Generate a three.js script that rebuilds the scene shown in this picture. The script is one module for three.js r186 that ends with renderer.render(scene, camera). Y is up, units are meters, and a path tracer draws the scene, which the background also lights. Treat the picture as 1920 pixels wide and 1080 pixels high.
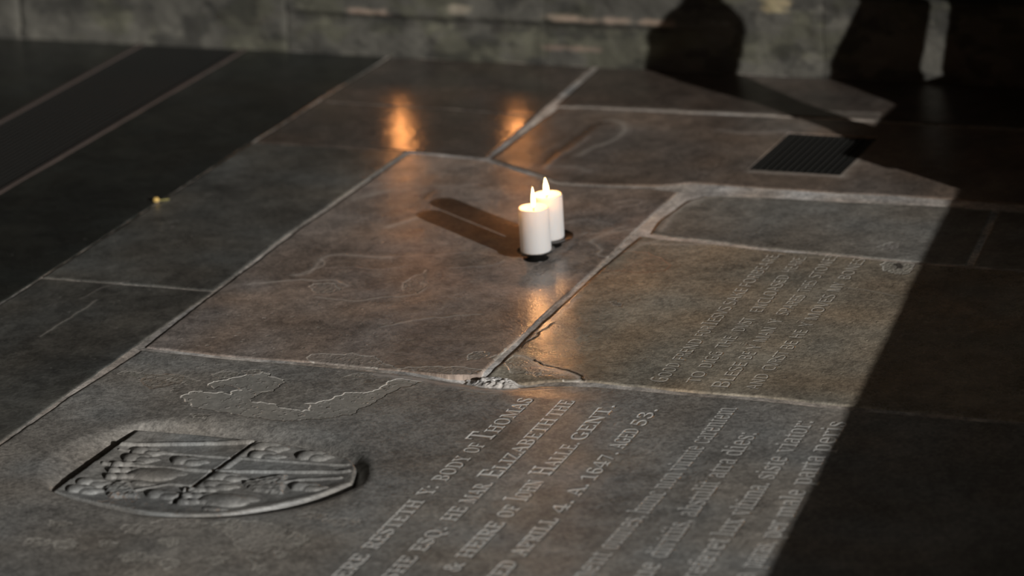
import * as THREE from 'three';
import { mergeGeometries } from 'three/addons/utils/BufferGeometryUtils.js';

// ---------------------------------------------------------------- camera, sky, sun, exposure
const scene = new THREE.Scene();
const FOCAL = 6700, HEIGHT = 2.2;                       // focal length in pixels of a 1920 x 1080 frame, eye height in metres
const rad = (d) => d * Math.PI / 180;
const camera = new THREE.PerspectiveCamera(2 * Math.atan(540 / FOCAL) * 180 / Math.PI, 16 / 9, 0.1, 60);
const turnWorldToEye = new THREE.Matrix4().makeRotationZ(rad(3.45)).multiply(new THREE.Matrix4().makeRotationX(rad(18.5))).multiply(new THREE.Matrix4().makeRotationY(rad(-23.2)));
const turnEyeToWorld = turnWorldToEye.clone().transpose();
const EYE = new THREE.Vector3(2.6203, HEIGHT, 6.2392);  // the origin is the floor under the front candle
camera.position.copy(EYE);
camera.quaternion.setFromRotationMatrix(turnEyeToWorld);
camera.focus = 6.5;
camera.userData.fStop = 2.5;
scene.add(camera);

const renderer = new THREE.WebGLRenderer();
renderer.toneMapping = THREE.LinearToneMapping;
renderer.toneMappingExposure = 1.0;
renderer.shadowMap.enabled = true;

scene.background = new THREE.Color().setRGB(0.8, 0.77, 0.74).multiplyScalar(1.05);   // evening sky outside the tall window

const SUN_TURN = rad(35), SUN_RISE = rad(15.0);
const sun = new THREE.DirectionalLight(new THREE.Color().setRGB(1.0, 1.0, 1.0), 3.4);
sun.position.set(Math.cos(SUN_TURN) * Math.cos(SUN_RISE), Math.sin(SUN_RISE), Math.sin(SUN_TURN) * Math.cos(SUN_RISE)).multiplyScalar(16);
sun.castShadow = true;
sun.shadow.radius = 0.6;
sun.shadow.mapSize.set(4096, 4096);
Object.assign(sun.shadow.camera, { left: -5, right: 5, top: 5, bottom: -5, near: 0.5, far: 40 });
scene.add(sun, sun.target);

// ---------------------------------------------------------------- helpers
let seedState = 12345;
const rand = () => { seedState = (seedState * 1664525 + 1013904223) >>> 0; return seedState / 4294967296; };
const LAT = 256, lattice = new Float32Array(LAT * LAT);
for (let i = 0; i < LAT * LAT; i++) lattice[i] = rand();
function noise(x, y) {                                   // value noise, 0..1
  const xi = Math.floor(x), yi = Math.floor(y); let fx = x - xi, fy = y - yi;
  fx = fx * fx * (3 - 2 * fx); fy = fy * fy * (3 - 2 * fy);
  const a = xi & 255, b = (xi + 1) & 255, c = (yi & 255) << 8, d = ((yi + 1) & 255) << 8;
  const p = lattice[c + a], q = lattice[c + b], r = lattice[d + a], s = lattice[d + b];
  return p + (q - p) * fx + ((r + (s - r) * fx) - (p + (q - p) * fx)) * fy;
}
function fbm(x, y, n) { let v = 0, a = 0.5, t = 0; for (let i = 0; i < n; i++) { v += a * noise(x, y); t += a; a *= 0.5; x = x * 2.03 + 17.3; y = y * 2.03 + 9.1; } return v / t; }
const clamp = (v, a = 0, b = 1) => Math.min(b, Math.max(a, v));
const smooth = (a, b, v) => { const t = clamp((v - a) / (b - a)); return t * t * (3 - 2 * t); };
function P(px, py) {                                     // a pixel of the photograph -> the point of the floor it shows, [x, z]
  const d = new THREE.Vector3((px - 960) / FOCAL, -(py - 540) / FOCAL, -1).applyMatrix4(turnEyeToWorld);
  const t = -HEIGHT / d.y; return [EYE.x + d.x * t, EYE.z + d.z * t];
}
const PP = (...list) => { const out = []; for (let i = 0; i < list.length; i += 2) out.push(P(list[i], list[i + 1])); return out; };

const taken = {};
function numbered(name) { const n = taken[name] = (taken[name] ?? -1) + 1; return n ? `${name}_${String(n).padStart(3, '0')}` : name; }
function shadows(o) { o.castShadow = true; o.receiveShadow = true; return o; }
function mesh(name, geometry, material, parent) { const m = shadows(new THREE.Mesh(geometry, material)); m.name = name; parent.add(m); return m; }
function thing(name, label, category, pos = [0, 0, 0], group) {
  const g = new THREE.Group(); g.name = numbered(name); g.position.set(...pos); g.userData = { label, category }; if (group) g.userData.group = group; scene.add(g); return g;
}
function structure(name, label, category) {
  const g = new THREE.Group(); g.name = name; g.userData = { kind: 'structure', label, category }; scene.add(g); return g;
}
function box(x0, x1, y0, y1, z0, z1) { const g = new THREE.BoxGeometry(x1 - x0, y1 - y0, z1 - z0); g.translate((x0 + x1) / 2, (y0 + y1) / 2, (z0 + z1) / 2); return g; }
function inPoly(poly, x, z) { let c = false; for (let i = 0, j = poly.length - 1; i < poly.length; j = i++) { const a = poly[i], b = poly[j]; if ((a[1] > z) !== (b[1] > z) && x < (b[0] - a[0]) * (z - a[1]) / (b[1] - a[1]) + a[0]) c = !c; } return c; }
function distPoly(poly, x, z, closed = true) {
  let best = 9; const n = poly.length;
  for (let i = 0; i < (closed ? n : n - 1); i++) {
    const a = poly[i], b = poly[(i + 1) % n], dx = b[0] - a[0], dz = b[1] - a[1];
    const t = clamp(((x - a[0]) * dx + (z - a[1]) * dz) / (dx * dx + dz * dz || 1));
    best = Math.min(best, Math.hypot(x - a[0] - t * dx, z - a[1] - t * dz));
  }
  return best;
}
function rounded(poly, n = 6, closed = true) {           // a smooth curve through the given points
  const c = new THREE.CatmullRomCurve3(poly.map((p) => new THREE.Vector3(p[0], 0, p[1])), closed, 'centripetal');
  return c.getPoints(poly.length * n).map((v) => [v.x, v.z]);
}

// ---------------------------------------------------------------- stone: colour and fine relief, computed
// A stone's textures lie flat on the floor in metres: canvas right = x, canvas down = z.
function stoneMaps({ x0, z0, w, d, ppm, base, seed = 0, blotch = 0.16, warm = 0.05, grain = 0.1, veins = 0, paint }) {
  const W = Math.min(2048, Math.round(w * ppm)), D = Math.min(2048, Math.round(d * ppm)), sx = W / w, sz = D / d;
  const colour = document.createElement('canvas'), bump = document.createElement('canvas');
  colour.width = bump.width = W; colour.height = bump.height = D;
  const c = colour.getContext('2d'), b = bump.getContext('2d'), ci = c.createImageData(W, D), bi = b.createImageData(W, D);
  for (let j = 0; j < D; j++) for (let i = 0; i < W; i++) {
    const x = x0 + i / sx + seed * 3.7, z = z0 + j / sz + seed * 1.9, k = (j * W + i) * 4;
    const big = fbm(x * 7, z * 7, 3) - 0.5, mid = fbm(x * 38 + 50, z * 38, 2) - 0.5, tint = noise(x * 11 + 90, z * 11 + 40) - 0.5, fine = noise(x * 420, z * 420) - 0.5, fine2 = noise(x * 160 + 7, z * 160) - 0.5;
    let m = 1 + blotch * (big * 1.6 + mid * 1.1) + grain * (fine * 0.9 + fine2 * 0.9);
    if (veins) m += veins * smooth(0.035, 0, Math.abs(fbm(x * 5 + 30, z * 5 + 60, 4) - 0.5)) * 0.5;
    ci.data[k] = clamp(base[0] * m * (1 + warm * tint), 0, 255); ci.data[k + 1] = clamp(base[1] * m, 0, 255); ci.data[k + 2] = clamp(base[2] * m * (1 - warm * tint), 0, 255); ci.data[k + 3] = 255;
    const v = 170 + fine * 12 + fine2 * 12 + mid * 16;
    bi.data[k] = bi.data[k + 1] = bi.data[k + 2] = v; bi.data[k + 3] = 255;
  }
  c.putImageData(ci, 0, 0); b.putImageData(bi, 0, 0);
  for (const ctx of [c, b]) { ctx.setTransform(sx, 0, 0, sz, -x0 * sx, -z0 * sz); ctx.lineJoin = ctx.lineCap = 'round'; }
  const brush = makeBrush(c, b, { x0, z0, sx, sz });
  if (paint) paint(brush);
  const map = new THREE.CanvasTexture(colour); map.colorSpace = THREE.SRGBColorSpace;
  const relief = new THREE.CanvasTexture(bump);
  for (const t of [map, relief]) { t.anisotropy = 8; t.generateMipmaps = true; }
  return { map, bumpMap: relief, frame: [x0, z0, w, d] };
}
const BUMP = 0.005;                                      // metres from black to white in every stone's relief
const grey = (v, a = 1) => `rgba(${v},${v},${v},${a})`;
function makeBrush(c, b, { x0, z0, sx, sz }) {
  const trace = (ctx, poly, closed) => { ctx.beginPath(); poly.forEach((p, i) => (i ? ctx.lineTo(p[0], p[1]) : ctx.moveTo(p[0], p[1]))); if (closed) ctx.closePath(); };
  const jag = (poly, amp, step = 0.0025, closed = true) => {    // breaks a clean outline into a stony one
    const out = [], n = poly.length;
    for (let i = 0; i < (closed ? n : n - 1); i++) {
      const p = poly[i], q = poly[(i + 1) % n], len = Math.hypot(q[0] - p[0], q[1] - p[1]), k = Math.max(1, Math.round(len / step));
      for (let s = 0; s < k; s++) { const x = p[0] + (q[0] - p[0]) * s / k, z = p[1] + (q[1] - p[1]) * s / k; out.push([x + (fbm(x * 60, z * 60 + 5, 4) - 0.5) * amp * 4.5, z + (fbm(x * 60 + 40, z * 60, 4) - 0.5) * amp * 4.5]); }
    }
    if (!closed) out.push(poly[n - 1]);
    return out;
  };
  const brush = { c, b, jag };
  // a scale that has broken off: lower than the face around it, freshly broken stone inside
  brush.flake = (poly, { depth = 50, colour = [176, 169, 158], alpha = 0.3, edge = 0.35, amp = 0.004 } = {}) => {
    const j = jag(poly, amp);
    b.lineWidth = 0.0022; b.strokeStyle = grey(170 - depth * 0.5, 0.8); trace(b, j, true); b.stroke();
    b.fillStyle = grey(170 - depth, 1); trace(b, j, true); b.fill();
    c.fillStyle = `rgba(${colour},${alpha})`; trace(c, j, true); c.fill();
    if (edge) { c.lineWidth = 0.003; c.strokeStyle = `rgba(${colour.map((v) => Math.min(255, v * 1.15))},${Math.min(1, edge * 1.7)})`; trace(c, j, true); c.stroke(); }
    brush.speckle(j, 260, colour, 0.16); brush.speckle(j, 120, [96, 92, 86], 0.16);
  };
  brush.speckle = (poly, n, colour, alpha) => {
    let a = 9, e = -9, f = 9, g = -9; for (const p of poly) { a = Math.min(a, p[0]); e = Math.max(e, p[0]); f = Math.min(f, p[1]); g = Math.max(g, p[1]); }
    for (let i = 0; i < n; i++) { const x = a + rand() * (e - a), z = f + rand() * (g - f), r = 0.001 + rand() * 0.004; if (!inPoly(poly, x, z)) continue; c.fillStyle = `rgba(${colour},${alpha})`; c.beginPath(); c.ellipse(x, z, r, r * 0.7, rand() * 3, 0, 7); c.fill(); b.fillStyle = grey(110 + rand() * 60, 0.5); b.beginPath(); b.ellipse(x, z, r, r * 0.7, rand() * 3, 0, 7); b.fill(); }
  };
  // a worn ridge or vein standing in the stone
  brush.vein = (poly, { width = 0.005, colour = [206, 196, 184], alpha = 0.5, rise = 40, amp = 0.003 } = {}) => {
    const j = jag(rounded(poly, 6, false), amp * 0.7, 0.004, false);
    for (const [k, a] of [[3, 0.22], [1.8, 0.35], [0.8, 0.8]]) {
      c.lineWidth = width * k; c.strokeStyle = `rgba(${colour},${Math.min(1, alpha * a * 1.15)})`; trace(c, j); c.stroke();
      b.lineWidth = width * k; b.strokeStyle = grey(170 + rise, 0.7 * a); trace(b, j); b.stroke();
    }
  };
  brush.flecks = (cx, cz, rx, rz, n, size, colour = [196, 188, 176], alpha = 0.7) => {
    for (let i = 0; i < n; i++) {
      const a = rand() * 6.28, r = Math.sqrt(rand()), x = cx + Math.cos(a) * r * rx, z = cz + Math.sin(a) * r * rz, s = size * (0.35 + rand());
      c.fillStyle = `rgba(${colour},${alpha * (0.4 + 0.6 * rand())})`; b.fillStyle = grey(rand() > 0.5 ? 205 : 120, 0.8);
      const q = []; for (let k = 0; k < 7; k++) { const t = k / 7 * 6.28, m = s * (0.5 + rand()); q.push([x + Math.cos(t) * m, z + Math.sin(t) * m * 0.8]); }
      for (const ctx of [c, b]) { trace(ctx, q, true); ctx.fill(); }
    }
  };
  // cut lettering: text runs away from the camera (towards -z), its top points to -x
  brush.word = (text, from, to, cap, { colour = [205, 198, 186], alpha = 0.62, depth = 105, big = 1, weight = 0, face = 'serif' } = {}) => {
    for (const ctx of [c, b]) {
      ctx.save(); ctx.setTransform(1, 0, 0, 1, 0, 0);
      const X0 = (from[0] - x0) * sx, Z0 = (from[1] - z0) * sz, X1 = (to[0] - x0) * sx, Z1 = (to[1] - z0) * sz, len = Math.hypot(X1 - X0, Z1 - Z0);
      ctx.translate(X0, Z0); ctx.rotate(Math.atan2(Z1 - Z0, X1 - X0));
      ctx.font = `100px ${face}`; ctx.textBaseline = 'alphabetic';
      const head = big > 1 ? text[0] : '', tail = big > 1 ? text.slice(1) : text;
      const wide = ctx.measureText(head).width * (1 + (big - 1) * 0.5) + ctx.measureText(tail).width, ks = len / wide, kc = cap * sx / 71.4;
      const put = (t, k, stretch) => {
        ctx.scale(ks * stretch, kc * k);
        if (ctx === c) { ctx.fillStyle = `rgba(${colour},${alpha})`; ctx.fillText(t, 0, 0); if (weight) { ctx.lineWidth = weight; ctx.strokeStyle = ctx.fillStyle; ctx.strokeText(t, 0, 0); } }
        else { ctx.lineWidth = 2 + weight; ctx.strokeStyle = grey(170 - depth * 0.6, 0.8); ctx.strokeText(t, 0, 0); ctx.fillStyle = grey(170 - depth, 1); ctx.fillText(t, 0, 0); }
        const m = ctx.measureText(t).width; ctx.translate(m, 0); ctx.scale(1 / (ks * stretch), 1 / (kc * k));
      };
      if (head) put(head, big, 1 + (big - 1) * 0.5);
      put(tail, 1, 1);
      ctx.restore();
    }
  };
  return brush;
}
const wearTexture = (() => {                             // how evenly the stone is polished
  const n = 512, data = new Uint8Array(n * n * 4);
  for (let j = 0; j < n; j++) for (let i = 0; i < n; i++) { const v = 255 * clamp(0.86 + 0.3 * (fbm(i / 32, j / 32, 4) - 0.5) + 0.12 * (noise(i / 2, j / 2) - 0.5)); data.set([v, v, v, 255], (j * n + i) * 4); }
  const t = new THREE.DataTexture(data, n, n); t.magFilter = t.minFilter = THREE.LinearFilter; t.wrapS = t.wrapT = THREE.RepeatWrapping; t.needsUpdate = true; return t;
})();
function stoneMaterial(maps, roughness, more = {}) {
  const wear = wearTexture.clone(); wear.needsUpdate = true; wear.repeat.set(maps.frame[2] / 0.7, maps.frame[3] / 0.7);
  return new THREE.MeshPhysicalMaterial({ map: maps.map, bumpMap: maps.bumpMap, bumpScale: BUMP, roughnessMap: wear, roughness, ...more });
}

// ---------------------------------------------------------------- slabs: curved outlines, worn tops, rounded arrises, sides
const along = (poly, k) => {                             // polyline -> point at 0..1 of its run along axis k
  const a = poly[0][k], run = poly[poly.length - 1][k] - a, at = poly.map((p) => (p[k] - a) / run);
  return (t) => { let i = 1; while (i < at.length - 1 && at[i] < t) i++; const s = clamp((t - at[i - 1]) / (at[i] - at[i - 1] || 1)); return [poly[i - 1][0] + (poly[i][0] - poly[i - 1][0]) * s, poly[i - 1][1] + (poly[i][1] - poly[i - 1][1]) * s]; };
};
const floorWave = (x, z) => (fbm(x * 4 + 3, z * 4 + 8, 2) - 0.5) * 0.0032;   // centuries of settling
function slabGeometry({ frame2, split, near, far, left, right, cell = 0.008, lift = 0, frame, height, hole, rough = 0.0022, thick = 0.045, round = 0.005 }) {
  left ??= [near[0], far[0]]; right ??= [near[near.length - 1], far[far.length - 1]];
  const N = along(near, 0), F = along(far, 0), Lf = along(left, 1), Rt = along(right, 1);
  const wide = Math.abs(near[near.length - 1][0] - near[0][0]), deep = Math.abs(left[0][1] - left[left.length - 1][1]);
  const steps = (len, extra) => {
    const n = Math.max(2, Math.round(len / cell)), out = [0, 0.0012 / len, 0.003 / len, 0.006 / len];
    for (let i = 1; i < n; i++) if (i / n * len > 0.009 && (1 - i / n) * len > 0.009) out.push(i / n);
    out.push(1 - 0.006 / len, 1 - 0.003 / len, 1 - 0.0012 / len, 1, ...extra); return [...new Set(out)].sort((a, b) => a - b);
  };
  const inv = (v, a, b) => (v - a) / (b - a);
  const holeU = [], holeV = [];
  if (hole) { for (const k of [0, 1]) holeU.push(inv(hole[k], near[0][0], near[near.length - 1][0])); const m = (holeU[0] + holeU[1]) / 2; for (const k of [3, 2]) holeV.push(inv(hole[k], N(m)[1], F(m)[1])); }
  const us = steps(wide, holeU), vs = steps(deep, holeV);
  const [x0, z0, w, d] = frame, pos = [], uv = [], uv2 = [], idx = [];
  const c00 = near[0], c10 = near[near.length - 1], c01 = far[0], c11 = far[far.length - 1];
  const wob = (a, b) => (fbm(a * 26, b * 26 + 11, 3) - 0.5) * 2 * rough + (noise(a * 6, b * 6) - 0.5) * rough;
  const put = (x, y, z) => { pos.push(x, y, z); uv.push((x - x0) / w, 1 - (z - z0) / d); if (frame2) uv2.push((x - frame2[0]) / frame2[2], 1 - (z - frame2[1]) / frame2[3]); };
  for (const v of vs) for (const u of us) {
    const n = N(u), f = F(u), l = Lf(v), r = Rt(v);
    let x = (1 - v) * n[0] + v * f[0] + (1 - u) * l[0] + u * r[0] - ((1 - u) * (1 - v) * c00[0] + u * (1 - v) * c10[0] + (1 - u) * v * c01[0] + u * v * c11[0]);
    let z = (1 - v) * n[1] + v * f[1] + (1 - u) * l[1] + u * r[1] - ((1 - u) * (1 - v) * c00[1] + u * (1 - v) * c10[1] + (1 - u) * v * c01[1] + u * v * c11[1]);
    const du = Math.min(u, 1 - u) * wide, dv = Math.min(v, 1 - v) * deep, de = Math.min(du, dv);
    const fade = (q) => clamp(1 - q / 0.03);
    x += (fade(u * wide) - fade((1 - u) * wide)) * Math.abs(wob(z, c00[0])) * 1.2; z += (fade((1 - v) * deep) - fade(v * deep)) * Math.abs(wob(x, c00[1] + 3)) * 1.2;
    let y = lift + floorWave(x, z) + (fbm(x * 28, z * 28, 2) - 0.5) * 0.0007;
    if (de < round) y -= (round - Math.sqrt(Math.max(0, round * round - (round - de) ** 2))) * (0.45 + 0.55 * noise(x * 30, z * 30));
    if (height) y += height(x, z);
    put(x, y, z);
  }
  const nu = us.length, nv = vs.length, at = (i, j) => j * nu + i;
  const inside = (i, j) => hole && us[i] >= holeU[0] - 1e-6 && us[i + 1] <= holeU[1] + 1e-6 && vs[j] >= holeV[0] - 1e-6 && vs[j + 1] <= holeV[1] + 1e-6;
  for (let j = 0; j < nv - 1; j++) for (let i = 0; i < nu - 1; i++) { if (inside(i, j)) continue; const a = at(i, j), b = at(i + 1, j), c = at(i, j + 1), e = at(i + 1, j + 1); idx.push(a, b, c, b, e, c); }
  const skirt = (ring, flip) => {
    for (let k = 0; k < ring.length - 1; k++) {
      const s = pos.length / 3;
      for (const q of [ring[k], ring[k + 1]]) { const x = pos[q * 3], y = pos[q * 3 + 1], z = pos[q * 3 + 2]; put(x, y, z); put(x, lift - thick, z); }
      if (flip) idx.push(s, s + 2, s + 1, s + 1, s + 2, s + 3); else idx.push(s, s + 1, s + 2, s + 1, s + 3, s + 2);
    }
  };
  const line = (n, fn) => Array.from({ length: n }, (_, k) => fn(k));
  skirt(line(nu, (k) => at(k, 0)), false); skirt(line(nu, (k) => at(nu - 1 - k, nv - 1)), false);
  skirt(line(nv, (k) => at(nu - 1, k)), false); skirt(line(nv, (k) => at(0, nv - 1 - k)), false);
  if (hole) {
    const ia = us.indexOf(holeU[0]), ib = us.indexOf(holeU[1]), ja = vs.indexOf(holeV[0]), jb = vs.indexOf(holeV[1]);
    skirt(line(ib - ia + 1, (k) => at(ib - k, ja)), false); skirt(line(ib - ia + 1, (k) => at(ia + k, jb)), false);
    skirt(line(jb - ja + 1, (k) => at(ia, ja + k)), false); skirt(line(jb - ja + 1, (k) => at(ib, jb - k)), false);
  }
  const g = new THREE.BufferGeometry(); g.setAttribute('position', new THREE.Float32BufferAttribute(pos, 3)); g.setAttribute('uv', new THREE.Float32BufferAttribute(uv, 2)); 
  if (frame2) {                                           // left of the split the first textures, right of it the second
    const one = [], two = []; for (let k = 0; k < idx.length; k += 3) ((pos[idx[k] * 3] + pos[idx[k + 1] * 3] + pos[idx[k + 2] * 3]) / 3 < split ? one : two).push(idx[k], idx[k + 1], idx[k + 2]);
    g.setIndex(one.concat(two)); g.addGroup(0, one.length, 0); g.addGroup(one.length, two.length, 1); g.setAttribute('uv1', new THREE.Float32BufferAttribute(uv2, 2));
  } else g.setIndex(idx);
  g.computeVertexNormals(); return g;
}

// ---------------------------------------------------------------- the floor
const floor = structure('floor', 'worn grey stone church floor of large ledger slabs', 'floor');
const XL1 = -0.54, XL2 = -0.933, XL3 = -1.325, XL4 = -1.6, ZB1 = 0.68, ZW = -1.385, GAP = 0.005;
const GRATE = [0.229, 0.434, -0.93, -0.646];             // x0, x1, z0, z1

// lettering of the near ledger: [text, first pixel, last pixel] on the baselines read off the photograph
const capNear = 0.027;
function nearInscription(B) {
  const W = (t, a, b, big = 1, cap = capNear) => B.word(t, P(...a), P(...b), cap, { big, alpha: 0.95, depth: 120, weight: 2.5, colour: [238, 234, 226] });  // pale infill, whitened further: sunlit groove walls put into the colour
  // line 1
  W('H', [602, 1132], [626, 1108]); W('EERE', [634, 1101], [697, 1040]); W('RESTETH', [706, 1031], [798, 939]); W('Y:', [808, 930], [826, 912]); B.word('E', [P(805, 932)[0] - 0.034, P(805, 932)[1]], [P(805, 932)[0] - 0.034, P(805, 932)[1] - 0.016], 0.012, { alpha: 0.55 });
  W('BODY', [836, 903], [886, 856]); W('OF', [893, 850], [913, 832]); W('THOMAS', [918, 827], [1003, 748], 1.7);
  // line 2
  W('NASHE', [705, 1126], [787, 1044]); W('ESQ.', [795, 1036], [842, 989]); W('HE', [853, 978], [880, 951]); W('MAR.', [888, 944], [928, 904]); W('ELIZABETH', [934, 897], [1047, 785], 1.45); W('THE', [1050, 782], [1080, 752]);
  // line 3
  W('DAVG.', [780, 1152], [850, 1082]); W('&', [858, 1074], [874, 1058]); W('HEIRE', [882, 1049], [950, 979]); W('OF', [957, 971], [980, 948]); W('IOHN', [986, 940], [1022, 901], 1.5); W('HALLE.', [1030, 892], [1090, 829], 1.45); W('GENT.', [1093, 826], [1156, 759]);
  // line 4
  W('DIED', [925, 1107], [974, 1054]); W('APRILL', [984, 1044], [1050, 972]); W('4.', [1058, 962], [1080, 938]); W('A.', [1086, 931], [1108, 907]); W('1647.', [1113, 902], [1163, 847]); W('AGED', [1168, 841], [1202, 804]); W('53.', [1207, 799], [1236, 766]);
  // Latin
  const L = (t, a, b) => B.word(t, P(...a), P(...b), 0.036, { alpha: 0.9, depth: 95, weight: 0, colour: [232, 228, 220] });  // Latin fill brightened likewise, sun in the grooves put into colour
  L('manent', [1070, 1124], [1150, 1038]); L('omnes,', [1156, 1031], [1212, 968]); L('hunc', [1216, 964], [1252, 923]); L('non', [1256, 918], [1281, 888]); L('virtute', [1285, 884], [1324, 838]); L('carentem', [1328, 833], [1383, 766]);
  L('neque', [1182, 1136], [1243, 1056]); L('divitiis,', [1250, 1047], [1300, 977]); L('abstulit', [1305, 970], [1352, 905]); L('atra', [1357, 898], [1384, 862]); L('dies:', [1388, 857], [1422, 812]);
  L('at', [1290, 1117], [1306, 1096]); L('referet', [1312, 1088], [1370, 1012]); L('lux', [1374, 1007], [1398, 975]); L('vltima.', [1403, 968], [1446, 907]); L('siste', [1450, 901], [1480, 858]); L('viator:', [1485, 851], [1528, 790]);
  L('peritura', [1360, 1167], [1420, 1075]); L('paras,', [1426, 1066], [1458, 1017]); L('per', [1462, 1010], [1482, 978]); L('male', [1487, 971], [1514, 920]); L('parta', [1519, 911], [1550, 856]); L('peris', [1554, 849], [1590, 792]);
}
function farInscription(B) {
  const W = (t, a, b, big = 1) => B.word(t, P(1140 + a[0] / 2.7, 400 + a[1] / 2.7), P(1140 + b[0] / 2.7, 400 + b[1] / 2.7), 0.0245, { big, alpha: 0.75, depth: 110, colour: [226, 219, 207], face: 'sans-serif' });
  W('GOOD', [292, 862], [374, 766], 1.3); W('FREND', [386, 754], [488, 646]); W('FOR', [500, 632], [545, 577]); W('IESVS', [549, 572], [634, 478], 1.25); W('SAKE', [640, 470], [716, 386]); W('FORBEARE,', [722, 379], [880, 208]);
  W('TO', [462, 864], [505, 806]); W('DIGG', [520, 790], [588, 708]); W('THE', [604, 690], [662, 628]); W('DVST', [686, 606], [752, 536]); W('ENCLOASED', [778, 508], [928, 320]); W('HEARE.', [940, 306], [1012, 224]);
  W('BLESE', [604, 892], [712, 760], 1.3); W('BE', [722, 748], [756, 708]); W('Y', [766, 696], [784, 674]); W('MAN', [796, 660], [858, 582]); W('Y', [872, 564], [890, 542]); W('SPARES', [908, 522], [1008, 420]); W('THES', [1020, 404], [1064, 346]); W('STONES', [1074, 334], [1172, 214]);
  W('AND', [762, 898], [824, 820]); W('CVRST', [838, 804], [924, 706]); W('BE', [932, 696], [970, 652]); W('HE', [980, 640], [1018, 596]); W('Y', [1030, 580], [1046, 560]); W('MOVES', [1056, 548], [1160, 416]); W('MY', [1170, 402], [1208, 356]); W('BONES.', [1222, 340], [1318, 226]);
  for (const [t, x, y] of [['E', 696, 676], ['T', 842, 552], ['T', 986, 560]]) { const p = P(1140 + x / 2.7, 400 + y / 2.7); B.word(t, p, [p[0], p[1] - 0.016], 0.012, { alpha: 0.4 }); }
}

// carved shield in its sunk oval panel
const Z1 = (x, y) => P(x / 2.667, 740 + y / 2.667);
const shieldOutline = rounded([Z1(265, 470), Z1(480, 318), Z1(690, 165)], 1, false).slice(0, 1).concat([Z1(690, 165)]).concat(rounded([Z1(690, 165), Z1(1000, 190), Z1(1250, 215), Z1(1500, 250), Z1(1750, 310)], 5, false).slice(1), [Z1(1778, 350)], rounded([Z1(1758, 425), Z1(1560, 497), Z1(1350, 545), Z1(1150, 578), Z1(950, 588), Z1(760, 575), Z1(600, 550), Z1(420, 512), Z1(265, 470)], 5, false).slice(0, -1));
const rimOutline = rounded([Z1(205, 420), Z1(230, 340), Z1(330, 270), Z1(480, 195), Z1(690, 140), Z1(900, 122), Z1(1100, 122), Z1(1300, 138), Z1(1500, 165), Z1(1680, 210), Z1(1800, 270), Z1(1850, 345), Z1(1830, 430), Z1(1720, 490), Z1(1500, 560), Z1(1200, 604), Z1(950, 613), Z1(700, 597), Z1(450, 542), Z1(270, 482)], 5, true);
const PANEL_DEPTH = 0.019;
function panelDepth(x, z) {
  if (x < -0.46 || x > 0.2 || z < 0.95 || z > 1.5) return 0;
  if (!inPoly(rimOutline, x, z)) { const r = distPoly(rimOutline, x, z); return r < 0.012 ? -0.0016 * (1 - r / 0.012) ** 2 : 0; }
  if (inPoly(shieldOutline, x, z)) return -PANEL_DEPTH - 0.012;
  const s = distPoly(shieldOutline, x, z), r = distPoly(rimOutline, x, z), t = r / (r + s + 1e-6);
  return -0.0016 - (PANEL_DEPTH - 0.0016) * (0.35 * t + 0.65 * smooth(0, 1, t)) - (t > 0.97 ? 0.004 : 0);
}

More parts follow.
